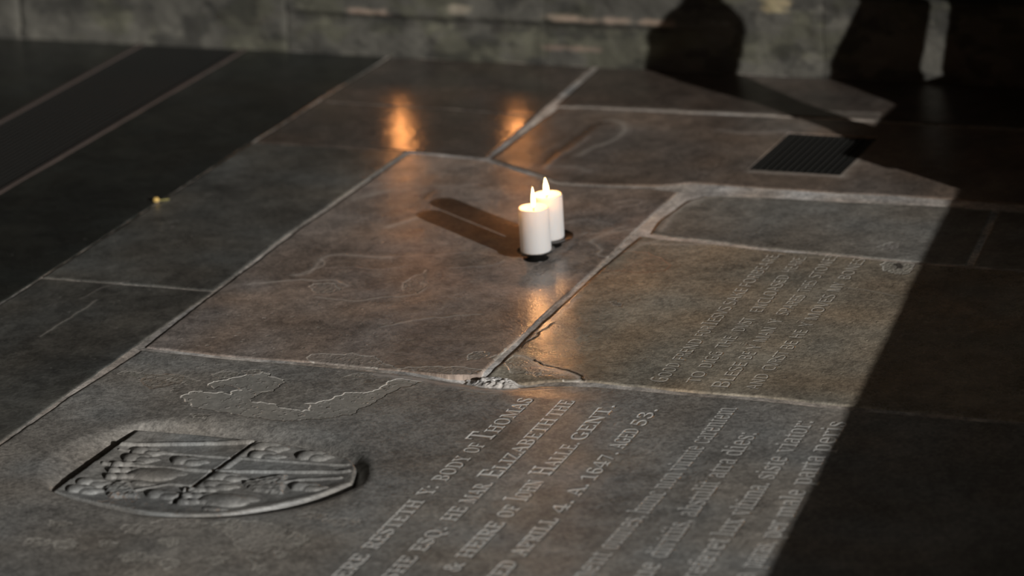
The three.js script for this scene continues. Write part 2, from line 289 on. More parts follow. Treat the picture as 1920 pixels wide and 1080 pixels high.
const nearPaint = (B) => {
  const S = (pts, o) => B.flake(PP(...pts), o);
  S([342, 742, 362, 735, 402, 736, 432, 739, 452, 730, 428, 722, 404, 728, 392, 722, 428, 710, 456, 704, 466, 698, 498, 699, 512, 706, 530, 713, 524, 728, 506, 735, 486, 738, 502, 733, 470, 748, 476, 752, 516, 758, 548, 768, 584, 770, 574, 758, 596, 753, 622, 748, 650, 736, 672, 737, 690, 736, 712, 727, 726, 716, 750, 709, 792, 714, 748, 730, 716, 744, 690, 760, 660, 776, 610, 784, 540, 790, 470, 782, 420, 774, 384, 767, 360, 757], { depth: 95, alpha: 0.42, edge: 0.6, amp: 0.005, colour: [194, 188, 177] });
  S([400, 702, 424, 698, 448, 700, 436, 708, 410, 710], { depth: 30, alpha: 0.25 }); S([458, 696, 486, 694, 482, 702, 462, 702], { depth: 30, alpha: 0.25 });
  S([262, 716, 276, 704, 316, 701, 344, 706, 338, 718, 300, 727, 282, 730], { depth: 34, alpha: 0.16, colour: [140, 120, 104] });
  S([222, 700, 236, 696, 300, 702, 344, 706, 376, 716, 350, 722, 300, 708, 244, 708], { depth: 20, alpha: 0.1 });
  S([320, 728, 336, 726, 342, 732, 326, 736], { depth: 34 }); S([360, 776, 390, 778, 388, 784, 364, 783], { depth: 30 });
  S([648, 706, 676, 698, 716, 704, 690, 706], { depth: 22, alpha: 0.2 }); S([682, 712, 700, 711, 700, 716, 684, 716], { depth: 30 });
  for (const [x, y, rx, ry, a] of [[71, 1017, 25, 8, 0.18], [124, 1021, 22, 8, 0.22], [203, 1021, 15, 7, 0.3], [318, 1018, 20, 8, 0.22], [262, 994, 38, 9, 0.16], [330, 982, 50, 10, 0.1], [262, 1047, 38, 10, 0.13], [319, 1059, 18, 9, 0.26], [412, 1051, 18, 8, 0.2], [478, 998, 52, 22, 0.12], [500, 1020, 58, 16, 0.12], [484, 1066, 15, 9, 0.26], [526, 1042, 12, 9, 0.24], [560, 1012, 20, 10, 0.14], [108, 982, 22, 6, 0.16], [640, 978, 40, 8, 0.1], [585, 968, 26, 6, 0.1], [478, 1048, 14, 6, 0.2], [430, 985, 26, 12, 0.14]]) {
    const p = []; for (let k = 0; k < 14; k++) { const t = k / 14 * 6.283, m = 0.75 + 0.5 * rand(); p.push(P(x + Math.cos(t) * rx * m, y + Math.sin(t) * ry * m)); } B.flake(p, { depth: 45, alpha: Math.min(0.6, a * 2.4), edge: a, amp: 0.004, colour: [196, 190, 178] });
  }
  const f = (x, y, rx, rz, n, s, al) => { const p = P(x, y); B.flecks(p[0], p[1], rx, rz, n, s, [190, 182, 168], al); };
  f(340, 690, 0.12, 0.06, 16, 0.0032, 0.5); f(300, 714, 0.05, 0.03, 26, 0.0035, 0.4); f(520, 720, 0.2, 0.06, 18, 0.0024, 0.4); f(900, 900, 0.5, 0.4, 60, 0.0016, 0.3); f(1300, 900, 0.3, 0.35, 40, 0.0016, 0.3); f(200, 980, 0.3, 0.2, 30, 0.002, 0.3);
  B.vein(PP(700, 701, 780, 709, 850, 720, 900, 729, 950, 729, 1000, 722), { width: 0.012, alpha: 0.6, rise: 10, colour: [196, 188, 178], amp: 0.005 }); B.vein(PP(860, 728, 920, 738, 970, 730, 1040, 727), { width: 0.003, alpha: 0.35, rise: -30 });
  for (const p of [[1310, 895], [1130, 940], [1410, 945]]) { const q = P(...p); B.speckle([[q[0] - 0.03, q[1] - 0.03], [q[0] + 0.03, q[1] - 0.03], [q[0] + 0.03, q[1] + 0.03], [q[0] - 0.03, q[1] + 0.03]], 50, [70, 66, 62], 0.25); }
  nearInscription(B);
};
const nearStone = { z0: 0.66, d: 1.16, base: [148, 143, 135], seed: 1, blotch: 0.19, grain: 0.28, paint: nearPaint };
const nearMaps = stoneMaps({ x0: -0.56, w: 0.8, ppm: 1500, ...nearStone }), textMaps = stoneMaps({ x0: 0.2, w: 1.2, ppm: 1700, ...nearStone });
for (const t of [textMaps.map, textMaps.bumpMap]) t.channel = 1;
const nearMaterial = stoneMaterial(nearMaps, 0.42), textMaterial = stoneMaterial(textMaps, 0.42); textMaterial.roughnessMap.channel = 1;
const worn = (list) => (x, z) => { let y = 0; for (const [cx, cz, rx, rz, dep] of list) { const q = ((x - cx) / rx) ** 2 + ((z - cz) / rz) ** 2; if (q < 1) y -= dep * (1 - q) ** 2; } return y; };
const nearWear = worn([[0.17, 0.69, 0.16, 0.05, 0.006], [0.3, 0.71, 0.2, 0.05, 0.003]]);
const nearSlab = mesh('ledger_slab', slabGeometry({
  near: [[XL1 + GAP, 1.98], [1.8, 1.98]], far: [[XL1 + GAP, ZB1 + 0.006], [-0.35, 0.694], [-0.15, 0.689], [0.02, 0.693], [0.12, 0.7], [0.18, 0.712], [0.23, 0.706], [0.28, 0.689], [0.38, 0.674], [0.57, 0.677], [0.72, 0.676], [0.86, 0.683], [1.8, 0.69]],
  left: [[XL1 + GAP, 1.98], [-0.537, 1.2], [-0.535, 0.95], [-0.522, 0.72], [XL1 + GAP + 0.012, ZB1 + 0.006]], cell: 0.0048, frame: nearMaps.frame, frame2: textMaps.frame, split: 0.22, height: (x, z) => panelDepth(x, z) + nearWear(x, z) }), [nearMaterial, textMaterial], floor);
nearSlab.userData.label = 'grey ledger slab cut with a carved shield and eight lines of lettering';

function shieldHeight(x, z) {                             // relief on the shield's face, metres above its field
  let y = 0;
  const bump = (cx, cy, ax, az, rise, hard = 0.6, dirt = 1) => { const [mx, mz] = Z1(cx, cy); const q = Math.hypot((x - mx) / ax, (z - mz) / az); if (q < 1) y = Math.max(y, rise * Math.min(1, (1 - q * q) ** hard * dirt)); };
  const ridge = (poly, half, rise) => { const d = distPoly(poly, x, z, false); if (d < half) y = Math.max(y, rise * Math.sqrt(1 - (d / half) ** 2)); };
  const groove = (poly, half, dep) => { const d = distPoly(poly, x, z, false); if (d < half) y -= dep * (1 - (d / half) ** 2); };
  // sprigs: a blunt head and two lobes on each
  for (const [cx, cy] of [[730, 268], [690, 302], [935, 315], [460, 424], [410, 458], [810, 482], [1335, 250], [1320, 287], [1560, 292], [1130, 396], [1088, 436], [1530, 444]]) {
    bump(cx - 30, cy, 0.017, 0.016, 0.0075, 0.45); bump(cx + 20, cy - 4, 0.02, 0.012, 0.006, 0.5); bump(cx + 28, cy + 12, 0.018, 0.011, 0.0055, 0.5); bump(cx + 72, cy + 6, 0.015, 0.008, 0.004, 0.6);
  }
  // plumed crowns with their long bodies
  for (const [cx, cy] of [[625, 362], [985, 490]]) {
    for (let k = 0; k < 9; k++) { const r = k % 3, q = (k - r) / 3; bump(cx - 70 + q * 52 + r * 16, cy + 34 - r * 30 - q * 2, 0.012, 0.0095, 0.0075 - 0.001 * q, 0.45); }
    bump(cx + 135, cy + 24, 0.045, 0.026, 0.0085, 0.5); bump(cx + 205, cy + 10, 0.04, 0.015, 0.005, 0.5); bump(cx + 90, cy + 66, 0.024, 0.01, 0.004, 0.5);
  }
  // chequered wedges
  for (const q of [[[505, 445], [640, 415], [700, 500], [545, 498]], [[1205, 425], [1440, 385], [1410, 482], [1260, 466]]]) {
    const w = q.map((p) => Z1(...p)); if (inPoly(w, x, z)) { const d = distPoly(w, x, z); y = Math.max(y, Math.min(0.005, d * 0.9) + 0.003 * (noise(x * 170, z * 170) - 0.5)); }
  }
  ridge([Z1(590, 238), Z1(1260, 226)], 0.006, 0.005); ridge([Z1(600, 262), Z1(1150, 300), Z1(1740, 340)], 0.0035, 0.003);
  ridge([Z1(520, 330), Z1(1060, 368), Z1(1742, 372)], 0.005, 0.0042); ridge([Z1(680, 462), Z1(840, 432), Z1(1000, 442)], 0.004, 0.003); ridge([Z1(1380, 430), Z1(1500, 410), Z1(1700, 402)], 0.0045, 0.0035);
  ridge([Z1(900, 520), Z1(1080, 385), Z1(1290, 232)], 0.006, 0.0045); groove([Z1(860, 522), Z1(1050, 378), Z1(1255, 235)], 0.005, 0.006);
  return y;
}
const shieldMaps = stoneMaps({ x0: -0.4, z0: 1.0, w: 0.6, d: 0.46, ppm: 1500, base: [140, 137, 131], seed: 9, blotch: 0.22, grain: 0.16, paint: (B) => { const a = Z1(600, 505), b = Z1(940, 570); B.speckle([[a[0] - 0.03, a[1] - 0.02], [a[0] + 0.03, a[1] - 0.02], [a[0] + 0.03, a[1] + 0.03], [a[0] - 0.03, a[1] + 0.03]], 70, [166, 130, 104], 0.25); B.speckle([[b[0] - 0.1, b[1] - 0.02], [b[0] + 0.1, b[1] - 0.02], [b[0] + 0.1, b[1] + 0.03], [b[0] - 0.1, b[1] + 0.03]], 60, [170, 140, 118], 0.2); } });
{
  const cell = 0.0017, pts = [], uv = [], idx = [], x0 = -0.36, x1 = 0.17, z0 = 1.03, z1 = 1.43, nx = Math.round((x1 - x0) / cell), nz = Math.round((z1 - z0) / cell);
  const [fx, fz, fw, fd] = shieldMaps.frame, put = (x, y, z) => { pts.push(x, y, z); uv.push((x - fx) / fw, 1 - (z - fz) / fd); return pts.length / 3 - 1; };
  const key = new Int32Array((nx + 1) * (nz + 1)).fill(-1), keep = new Uint8Array((nx + 1) * (nz + 1));
  for (let j = 0; j <= nz; j++) for (let i = 0; i <= nx; i++) {
    const x = x0 + i * cell, z = z0 + j * cell; if (!inPoly(shieldOutline, x, z)) continue;
    const d = distPoly(shieldOutline, x, z); if (d < 0.0009) continue;
    const k = j * (nx + 1) + i; keep[k] = 1;
    const dish = 0.0025 * smooth(0.03, 0.004, d);          // the rim of the shield stands a little proud
    key[k] = put(x, -0.0065 + dish - (d < 0.002 ? 0.001 : 0) + shieldHeight(x, z) * smooth(0.002, 0.008, d) + (fbm(x * 60, z * 60, 2) - 0.5) * 0.0012, z);
  }
  for (let j = 0; j < nz; j++) for (let i = 0; i < nx; i++) { const a = key[j * (nx + 1) + i], b = key[j * (nx + 1) + i + 1], c = key[(j + 1) * (nx + 1) + i], d = key[(j + 1) * (nx + 1) + i + 1]; if (a >= 0 && c >= 0 && b >= 0) idx.push(a, c, b); if (b >= 0 && c >= 0 && d >= 0) idx.push(b, c, d); }
  const g = new THREE.BufferGeometry(); g.setAttribute('position', new THREE.Float32BufferAttribute(pts, 3)); g.setAttribute('uv', new THREE.Float32BufferAttribute(uv, 2)); g.setIndex(idx); g.computeVertexNormals();
  // the cut side of the shield, from its arris down into the panel
  const sp = [], su = [], si = [], n = shieldOutline.length, sub = 4;
  const fine = []; for (let i = 0; i < n; i++) for (let s = 0; s < sub; s++) { const a = shieldOutline[i], b = shieldOutline[(i + 1) % n]; fine.push([a[0] + (b[0] - a[0]) * s / sub, a[1] + (b[1] - a[1]) * s / sub]); }
  let cx = -0.12, cz = 1.22;
  fine.forEach(([x, z]) => { const dx = cx - x, dz = cz - z, l = Math.hypot(dx, dz), ch = (fbm(x * 90, z * 90, 2) - 0.5) * 0.001; for (const [inn, y] of [[0.0034, -0.0045], [0.0008, -0.0052], [-0.0005, -0.008], [-0.002, -0.034]]) { const X = x + dx / l * inn, Z = z + dz / l * inn; sp.push(X, y + ch, Z); su.push((X - fx) / fw, 1 - (Z - fz - y * 2.5) / fd); } });
  const m = fine.length; for (let i = 0; i < m; i++) for (let k = 0; k < 3; k++) { const a = i * 4 + k, b = ((i + 1) % m) * 4 + k; si.push(a, a + 1, b, b, a + 1, b + 1); }
  const sg = new THREE.BufferGeometry(); sg.setAttribute('position', new THREE.Float32BufferAttribute(sp, 3)); sg.setAttribute('uv', new THREE.Float32BufferAttribute(su, 2)); sg.setIndex(si); sg.computeVertexNormals();
  const shieldMesh = mesh('carved_shield', mergeGeometries([g, sg]), stoneMaterial(shieldMaps, 0.5, { side: THREE.DoubleSide }), nearSlab);
  shieldMesh.userData.label = 'carved quartered shield with sprigs and plumes sunk in an oval panel';
}

// slab under the candles
const candleMaps = stoneMaps({ x0: -0.57, z0: -0.65, w: 0.76, d: 1.34, ppm: 1400, base: [146, 132, 121], seed: 2, blotch: 0.26, warm: 0.07, grain: 0.24, paint: (B) => {
  const q = (...l) => { const o = []; for (let i = 0; i < l.length; i += 2) o.push(P(400 + l[i] / 2.7, 260 + l[i + 1] / 2.7)); return o; };
  B.vein(q(170, 735, 300, 725, 430, 714, 500, 718, 560, 714, 620, 716, 672, 746), { width: 0.006, alpha: 0.45 }); B.vein(q(400, 692, 450, 690, 520, 655, 542, 608, 600, 590, 700, 590, 800, 600, 890, 600), { width: 0.009, alpha: 0.4, amp: 0.006 }); B.vein(q(420, 690, 500, 665, 560, 640, 545, 610), { width: 0.004, alpha: 0.4 });
  B.flake(q(490, 752, 500, 735, 560, 730, 620, 738, 640, 760, 600, 780, 530, 785), { depth: 50, alpha: 0.15, edge: 0.45 });
  B.vein(q(520, 800, 620, 812, 740, 820, 850, 802, 1000, 790, 1072, 762, 1030, 722), { width: 0.004, alpha: 0.35 }); B.flake(q(960, 735, 1020, 700, 1085, 670, 1060, 720, 1078, 760, 1030, 780, 960, 770), { depth: 30, alpha: 0.08, edge: 0.3 });
  B.vein(q(700, 310, 850, 270, 975, 258), { width: 0.014, alpha: 0.35, amp: 0.008 }); B.vein(q(740, 240, 900, 225, 1100, 240, 1300, 235), { width: 0.02, alpha: 0.18, amp: 0.01 }); B.vein(q(880, 445, 960, 425, 1035, 394), { width: 0.012, alpha: 0.5, amp: 0.004 });
  B.vein(q(900, 600, 1100, 590, 1300, 580, 1440, 600), { width: 0.004, alpha: 0.25 }); B.vein(q(1180, 655, 1300, 650, 1420, 640, 1470, 615), { width: 0.004, alpha: 0.25 }); B.vein(q(860, 950, 1000, 925, 1150, 905, 1350, 890), { width: 0.005, alpha: 0.3, amp: 0.006 }); B.vein(q(560, 655, 700, 650, 840, 660, 1000, 640), { width: 0.004, alpha: 0.2 });
  B.vein(q(1065, 305, 1080, 285, 1110, 270), { width: 0.01, alpha: 0.3, rise: -50, colour: [80, 66, 56] });
  const f = (x, y, rx, rz, n, s, al) => { const p = P(400 + x / 2.7, 260 + y / 2.7); B.flecks(p[0], p[1], rx, rz, n, s, [196, 190, 180], al); };
  f(170, 980, 0.16, 0.12, 34, 0.0042, 0.6); f(420, 940, 0.25, 0.14, 40, 0.0026, 0.5); f(800, 900, 0.3, 0.2, 40, 0.002, 0.45); f(1220, 650, 0.15, 0.2, 36, 0.0026, 0.5); f(900, 560, 0.3, 0.3, 60, 0.0016, 0.4); f(1230, 540, 0.06, 0.06, 14, 0.003, 0.4);
  // scales along the near joint and at the corner
  const s = (pts, o) => B.flake(PP(...pts), o);
  s([574, 672, 590, 664, 660, 664, 700, 668, 720, 682, 740, 690, 700, 690, 640, 686, 590, 684], { depth: 55, alpha: 0.28, edge: 0.45 }); s([740, 690, 800, 688, 860, 688, 905, 694, 880, 702, 800, 698], { depth: 50, alpha: 0.3, edge: 0.4 }); s([874, 668, 890, 661, 912, 660, 918, 666, 900, 674, 880, 676], { depth: 36, alpha: 0.2, edge: 0.5 }); s([918, 672, 934, 664, 950, 655, 946, 668, 926, 676], { depth: 36, alpha: 0.25, edge: 0.4 });
  B.vein(PP(1090, 440, 1130, 436, 1170, 424), { width: 0.012, alpha: 0.25, amp: 0.006 }); B.vein(PP(1108, 452, 1130, 440, 1170, 432, 1190, 428), { width: 0.008, alpha: 0.3 }); B.vein(PP(1060, 418, 1100, 412, 1140, 420), { width: 0.01, alpha: 0.2 });
  B.vein(PP(1110, 455, 1128, 470, 1120, 478, 1140, 482), { width: 0.006, alpha: 0.4, amp: 0.004 }); B.vein(PP(1150, 380, 1190, 374, 1200, 382, 1160, 388), { width: 0.006, alpha: 0.2 });
  B.flake(PP(1005, 500, 1060, 470, 1080, 452, 1100, 440, 1110, 432, 1085, 455, 1060, 480, 1010, 520, 985, 518), { depth: 8, alpha: 0.14, edge: 0, colour: [96, 94, 94] });  // thin grey tint in front of the candles, barely sunk
} });
const candleMaterial = stoneMaterial(candleMaps, 0.35);
const XL5 = 0.157;
mesh('ledger_slab', slabGeometry({ near: [[XL1 + GAP + 0.014, ZB1 - 0.005], [-0.35, 0.681], [-0.15, 0.675], [0.02, 0.679], [0.1, 0.684], [0.157, 0.668]], far: [[XL1 - 0.004, -0.618], [-0.46, -0.612], [-0.352, -0.595], [-0.276, -0.549], [-0.197, -0.505], [-0.13, -0.462], [0.08, -0.478], [0.138, -0.462]],
  right: [[0.157, 0.668], [0.156, 0.45], [0.1525, 0.25], [0.1505, 0.04], [0.141, -0.172], [0.138, -0.3], [0.138, -0.462]], left: [[XL1 + GAP + 0.014, ZB1 - 0.005], [-0.538, 0.35], [-0.549, -0.08], [XL1 - 0.004, -0.618]], frame: candleMaps.frame, lift: 0.001 }), candleMaterial, floor).userData.label = 'brown-grey veined slab on which the two candles stand';

// slab with the four-line verse
const verseMaps = stoneMaps({ x0: 0.14, z0: -0.2, w: 1.2, d: 0.9, ppm: 1700, base: [160, 147, 128], seed: 3, blotch: 0.19, warm: 0.08, grain: 0.26, paint: (B) => {
  const s = (pts, o) => B.flake(PP(...pts), o);
  s([945, 680, 960, 668, 985, 671, 1002, 680, 1014, 690, 1036, 694, 1056, 698, 1074, 704, 1090, 716, 1060, 716, 1040, 708, 1000, 700, 960, 700], { depth: 70, alpha: 0.14, edge: 0.4, amp: 0.003 }); s([980, 696, 1010, 692, 1040, 698, 1060, 706, 1020, 706, 990, 702], { depth: 110, alpha: 0.18, edge: 0.3 });
  B.vein(PP(930, 680, 952, 669, 985, 672, 1002, 680), { width: 0.008, alpha: 0.7, rise: -40, amp: 0.004 }); B.vein(PP(1002, 682, 1018, 691, 1040, 695, 1062, 699, 1082, 705, 1088, 714), { width: 0.009, alpha: 0.75, rise: -50, amp: 0.005 }); B.vein(PP(985, 688, 1010, 686, 1036, 692, 1060, 704), { width: 0.012, alpha: 0.35, rise: -40, amp: 0.004 });
  B.vein(PP(1003, 676, 1020, 688, 1044, 692, 1066, 696, 1088, 706, 1094, 714), { width: 0.0028, alpha: 0.9, rise: -120, colour: [34, 30, 26], amp: 0.004 }); B.vein(PP(1086, 557, 1050, 588, 1022, 614, 1008, 628, 985, 641, 966, 655, 950, 668), { width: 0.007, alpha: 0.7, rise: -20, colour: [186, 180, 172], amp: 0.005 }); B.vein(PP(1040, 607, 1018, 620, 1003, 634, 982, 646, 968, 660), { width: 0.0026, alpha: 0.9, rise: -120, colour: [34, 30, 26], amp: 0.004 });
  s([960, 655, 974, 654, 972, 660, 962, 660], { depth: 30, alpha: 0.3 }); s([978, 634, 1010, 620, 1020, 619, 1000, 630, 985, 640, 970, 650], { depth: 60, alpha: 0.3, edge: 0.3, colour: [150, 148, 142] });
  s([1120, 512, 1140, 484, 1170, 472, 1205, 474, 1240, 486, 1258, 500, 1246, 510, 1210, 514, 1160, 510], { depth: 30, alpha: 0.08, edge: 0.42, colour: [170, 140, 120], amp: 0.003 }); s([1145, 568, 1160, 565, 1172, 570, 1160, 576, 1148, 576], { depth: 14, alpha: 0.06, edge: 0.25 });
  s([1652, 496, 1668, 488, 1690, 488, 1722, 487, 1716, 500, 1700, 516, 1676, 514, 1658, 508], { depth: 70, alpha: 0.55, edge: 0.5, colour: [188, 182, 170] }); s([1676, 497, 1690, 494, 1694, 503, 1680, 505], { depth: 120, alpha: 0.5, edge: 0, colour: [70, 66, 60] }); s([1625, 480, 1646, 478, 1680, 484, 1710, 486, 1690, 492, 1650, 486], { depth: 60, alpha: 0.4, colour: [180, 174, 162] });
  B.vein(PP(1200, 456, 1260, 459, 1330, 458, 1430, 468), { width: 0.009, alpha: 0.4, amp: 0.004 }); B.vein(PP(1180, 470, 1230, 452, 1300, 450), { width: 0.012, alpha: 0.3, amp: 0.006 }); B.vein(PP(1590, 540, 1640, 548, 1680, 556), { width: 0.003, alpha: 0.3, rise: -30 });
  const f = (x, y, rx, rz, n, sz, al, c = [196, 188, 172]) => { const p = P(x, y); B.flecks(p[0], p[1], rx, rz, n, sz, c, al); };
  f(1480, 700, 0.2, 0.1, 26, 0.0022, 0.5); f(1600, 660, 0.15, 0.15, 26, 0.002, 0.5); f(1250, 600, 0.25, 0.25, 50, 0.0016, 0.35); f(1600, 560, 0.2, 0.2, 40, 0.0016, 0.35); f(1200, 580, 0.3, 0.3, 70, 0.003, 0.16, [84, 72, 58]); f(1560, 620, 0.3, 0.3, 70, 0.004, 0.14, [84, 74, 62]);
  farInscription(B);
} });
const verseWear = worn([[0.2, 0.68, 0.14, 0.06, 0.008]]);
const verseSlab = mesh('ledger_slab', slabGeometry({ near: [[0.17, 0.668], [0.21, 0.688], [0.27, 0.672], [0.38, 0.656], [0.57, 0.662], [0.72, 0.661], [0.86, 0.668], [1.3, 0.675]], far: [[0.165, -0.168], [0.21, -0.155], [0.314, -0.148], [0.432, -0.13], [0.577, -0.125], [0.753, -0.112], [1.3, -0.1]],
  left: [[0.17, 0.668], [0.175, 0.6], [0.1685, 0.45], [0.1655, 0.25], [0.1635, 0.04], [0.165, -0.168]], cell: 0.007, frame: verseMaps.frame, lift: 0.0015, height: verseWear }), stoneMaterial(verseMaps, 0.32), floor);
verseSlab.userData.label = 'tan-grey slab cut with four lines of verse';

// plainer slabs
const plain = (x0, z0, w, d, ppm, base, seed, more = {}) => stoneMaps({ x0, z0, w, d, ppm, base, seed, blotch: 0.26, grain: 0.22, ...more });
const rect = (x0, x1, z0, z1, frame, more = {}) => slabGeometry({ near: [[x0, z1], [x1, z1]], far: [[x0, z0], [x1, z0]], frame, cell: 0.012, ...more });
const stripMaps = plain(0.14, -0.5, 1.2, 0.4, 900, [134, 129, 120], 4, { veins: 0.08, paint: (B) => {
  B.vein(PP(1300, 378, 1340, 368, 1420, 372), { width: 0.012, alpha: 0.35, amp: 0.006 }); B.vein(PP(1240, 430, 1262, 400, 1300, 375), { width: 0.012, alpha: 0.4, amp: 0.005 }); B.vein(PP(1240, 446, 1290, 450, 1350, 455), { width: 0.014, alpha: 0.3, amp: 0.006 });
  B.flake(PP(1650, 462, 1670, 455, 1690, 459, 1684, 466, 1660, 468), { depth: 30, alpha: 0.4, colour: [172, 168, 158] }); const p = P(1520, 430); B.flecks(p[0], p[1], 0.3, 0.12, 24, 0.0028, [186, 178, 166], 0.35);
} });
const stripMaterial = stoneMaterial(stripMaps, 0.45);
mesh('paving_slab', slabGeometry({ near: [[0.176, -0.185], [0.314, -0.166], [0.432, -0.146], [0.577, -0.14], [0.753, -0.126], [0.85, -0.124]], far: [[0.205, -0.452], [0.33, -0.468], [0.515, -0.475], [0.7, -0.48], [0.81, -0.475]], left: [[0.176, -0.185], [0.165, -0.27], [0.178, -0.41], [0.205, -0.452]], frame: stripMaps.frame, cell: 0.01, lift: 0.0005 }), stripMaterial, floor);
mesh('paving_slab', slabGeometry({ near: [[0.862, -0.122], [1.34, -0.11]], far: [[0.822, -0.475], [1.34, -0.47]], frame: stripMaps.frame, cell: 0.012 }), stripMaterial, floor);

const grateSlabMaps = plain(-0.4, -1.06, 1.6, 0.6, 900, [122, 109, 98], 5, { warm: 0.08, paint: (B) => {
  B.vein(PP(1015, 312, 1040, 288, 1068, 268, 1092, 250, 1132, 226), { width: 0.013, alpha: 0.55, rise: -110, colour: [70, 58, 48], amp: 0.005 }); B.vein(PP(1022, 318, 1050, 292, 1078, 276, 1104, 256), { width: 0.007, alpha: 0.25 });
  B.vein(PP(1085, 292, 1118, 274, 1150, 264, 1168, 248, 1168, 234, 1148, 226, 1130, 228), { width: 0.012, alpha: 0.35, amp: 0.004 }); B.vein(PP(1020, 312, 1060, 314, 1104, 320), { width: 0.02, alpha: 0.25, amp: 0.01 }); B.vein(PP(1405, 322, 1490, 326, 1575, 330), { width: 0.01, alpha: 0.45, amp: 0.004 }); B.vein(PP(1575, 332, 1600, 306, 1615, 294), { width: 0.016, alpha: 0.35, amp: 0.005 }); B.vein(PP(1350, 245, 1400, 250, 1470, 246), { width: 0.014, alpha: 0.25 });
  for (const [x, y, n] of [[1300, 280, 16], [1350, 310, 14], [1700, 350, 16]]) { const p = P(x, y); B.flecks(p[0], p[1], 0.16, 0.14, n, 0.0055, [178, 168, 154], 0.3); }
} });
mesh('paving_slab', slabGeometry({ near: [[-0.348, -0.612], [-0.27, -0.566], [-0.19, -0.52], [-0.13, -0.478], [0.08, -0.496], [0.14, -0.53], [0.45, -0.53], [0.6, -0.534], [0.75, -0.526], [1.2, -0.52]], far: [[-0.348, -1.025], [0.2, -1.045], [1.2, -1.045]], frame: grateSlabMaps.frame, cell: 0.01, hole: GRATE, lift: 0.001, rough: 0.001 }), stoneMaterial(grateSlabMaps, 0.4), floor);
const backMaps = plain(-0.96, -1.4, 2.2, 0.8, 800, [86, 76, 68], 6, { veins: 0.06, paint: (B) => { B.vein(PP(1040, 200, 1200, 204, 1450, 216), { width: 0.018, alpha: 0.35, amp: 0.006 }); B.flake(PP(1540, 208, 1600, 210, 1650, 212, 1645, 235, 1610, 242, 1570, 228), { depth: 20, alpha: 0.35, colour: [168, 160, 148] }); } });
const backMaterial = stoneMaterial(backMaps, 0.42);
mesh('paving_slab', slabGeometry({ near: [[-0.362, -1.04], [0.2, -1.06], [1.2, -1.06]], far: [[-0.385, ZW + 0.01], [1.2, ZW + 0.01]], frame: backMaps.frame, cell: 0.012 }), backMaterial, floor);
const aisleMaps = plain(-0.96, -1.4, 0.63, 3.4, 600, [92, 90, 84], 7, { blotch: 0.3, paint: (B) => {
  B.vein(PP(75, 630, 130, 595, 180, 562), { width: 0.004, alpha: 0.35 }); B.vein(PP(150, 560, 200, 536, 240, 528), { width: 0.004, alpha: 0.2 });
  const f = (x, y, rx, rz, n, s, al) => { const p = P(x, y); B.flecks(p[0], p[1], rx, rz, n, s, [164, 158, 148], al); }; f(150, 600, 0.2, 0.3, 24, 0.0026, 0.35); f(350, 450, 0.2, 0.3, 24, 0.0026, 0.35); f(200, 560, 0.1, 0.1, 10, 0.004, 0.3); f(330, 420, 0.03, 0.03, 5, 0.006, 0.4);
} });
const aisleMaterial = stoneMaterial(aisleMaps, 0.36);
mesh('paving_slab', rect(XL2 + 0.0018, XL1 - 0.004, 0.341, 1.98, aisleMaps.frame), aisleMaterial, floor);
mesh('paving_slab', slabGeometry({ near: [[XL2 + 0.0018, 0.3385], [XL1 - 0.006, 0.3385]], far: [[XL2 + 0.0018, -0.6265], [XL1 - 0.014, -0.6325]], left: [[XL2 + 0.0018, 0.3385], [XL2 + 0.0018, -0.6265]], right: [[XL1 - 0.006, 0.3385], [-0.56, -0.08], [XL1 - 0.014, -0.6325]], frame: aisleMaps.frame, cell: 0.012, lift: 0.001 }), aisleMaterial, floor);
const glossMaterial = stoneMaterial(backMaps, 0.22);
mesh('paving_slab', slabGeometry({ near: [[XL2 + 0.0018, -0.629], [XL1 - 0.014, -0.634], [-0.46, -0.63], [-0.362, -0.618]], far: [[XL2 + 0.0018, -0.9705], [-0.6, -0.9705], [-0.375, -0.9475]], frame: backMaps.frame, cell: 0.012 }), glossMaterial, floor);
mesh('paving_slab', slabGeometry({ near: [[XL2 + 0.0018, -0.973], [-0.6, -0.973], [-0.378, -0.95]], far: [[XL2 + 0.0018, ZW + 0.01], [-0.4, ZW + 0.01]], frame: backMaps.frame, cell: 0.012 }), glossMaterial, floor);
const blackMaps = plain(-2.6, -1.4, 1.7, 3.4, 500, [44, 45, 41], 8, { blotch: 0.3, paint: (B) => { for (const [x, y, s] of [[165, 450, 0.009], [22, 478, 0.008], [20, 538, 0.006], [130, 452, 0.004], [390, 232, 0.006]]) { const p = P(x, y); B.flecks(p[0], p[1], 0.012, 0.004, 5, s * 0.35, [112, 110, 104], 0.45); } } });
const blackMaterial = stoneMaterial(blackMaps, 0.4);
mesh('dark_paving_slab', rect(XL3 + 0.012, XL2 - 0.0018, ZW + 0.01, 1.4, blackMaps.frame, { lift: 0.0005 }), blackMaterial, floor);
mesh('dark_paving_slab', rect(-2.6, XL4 - 0.014, ZW + 0.01, 0.4, blackMaps.frame), blackMaterial, floor);

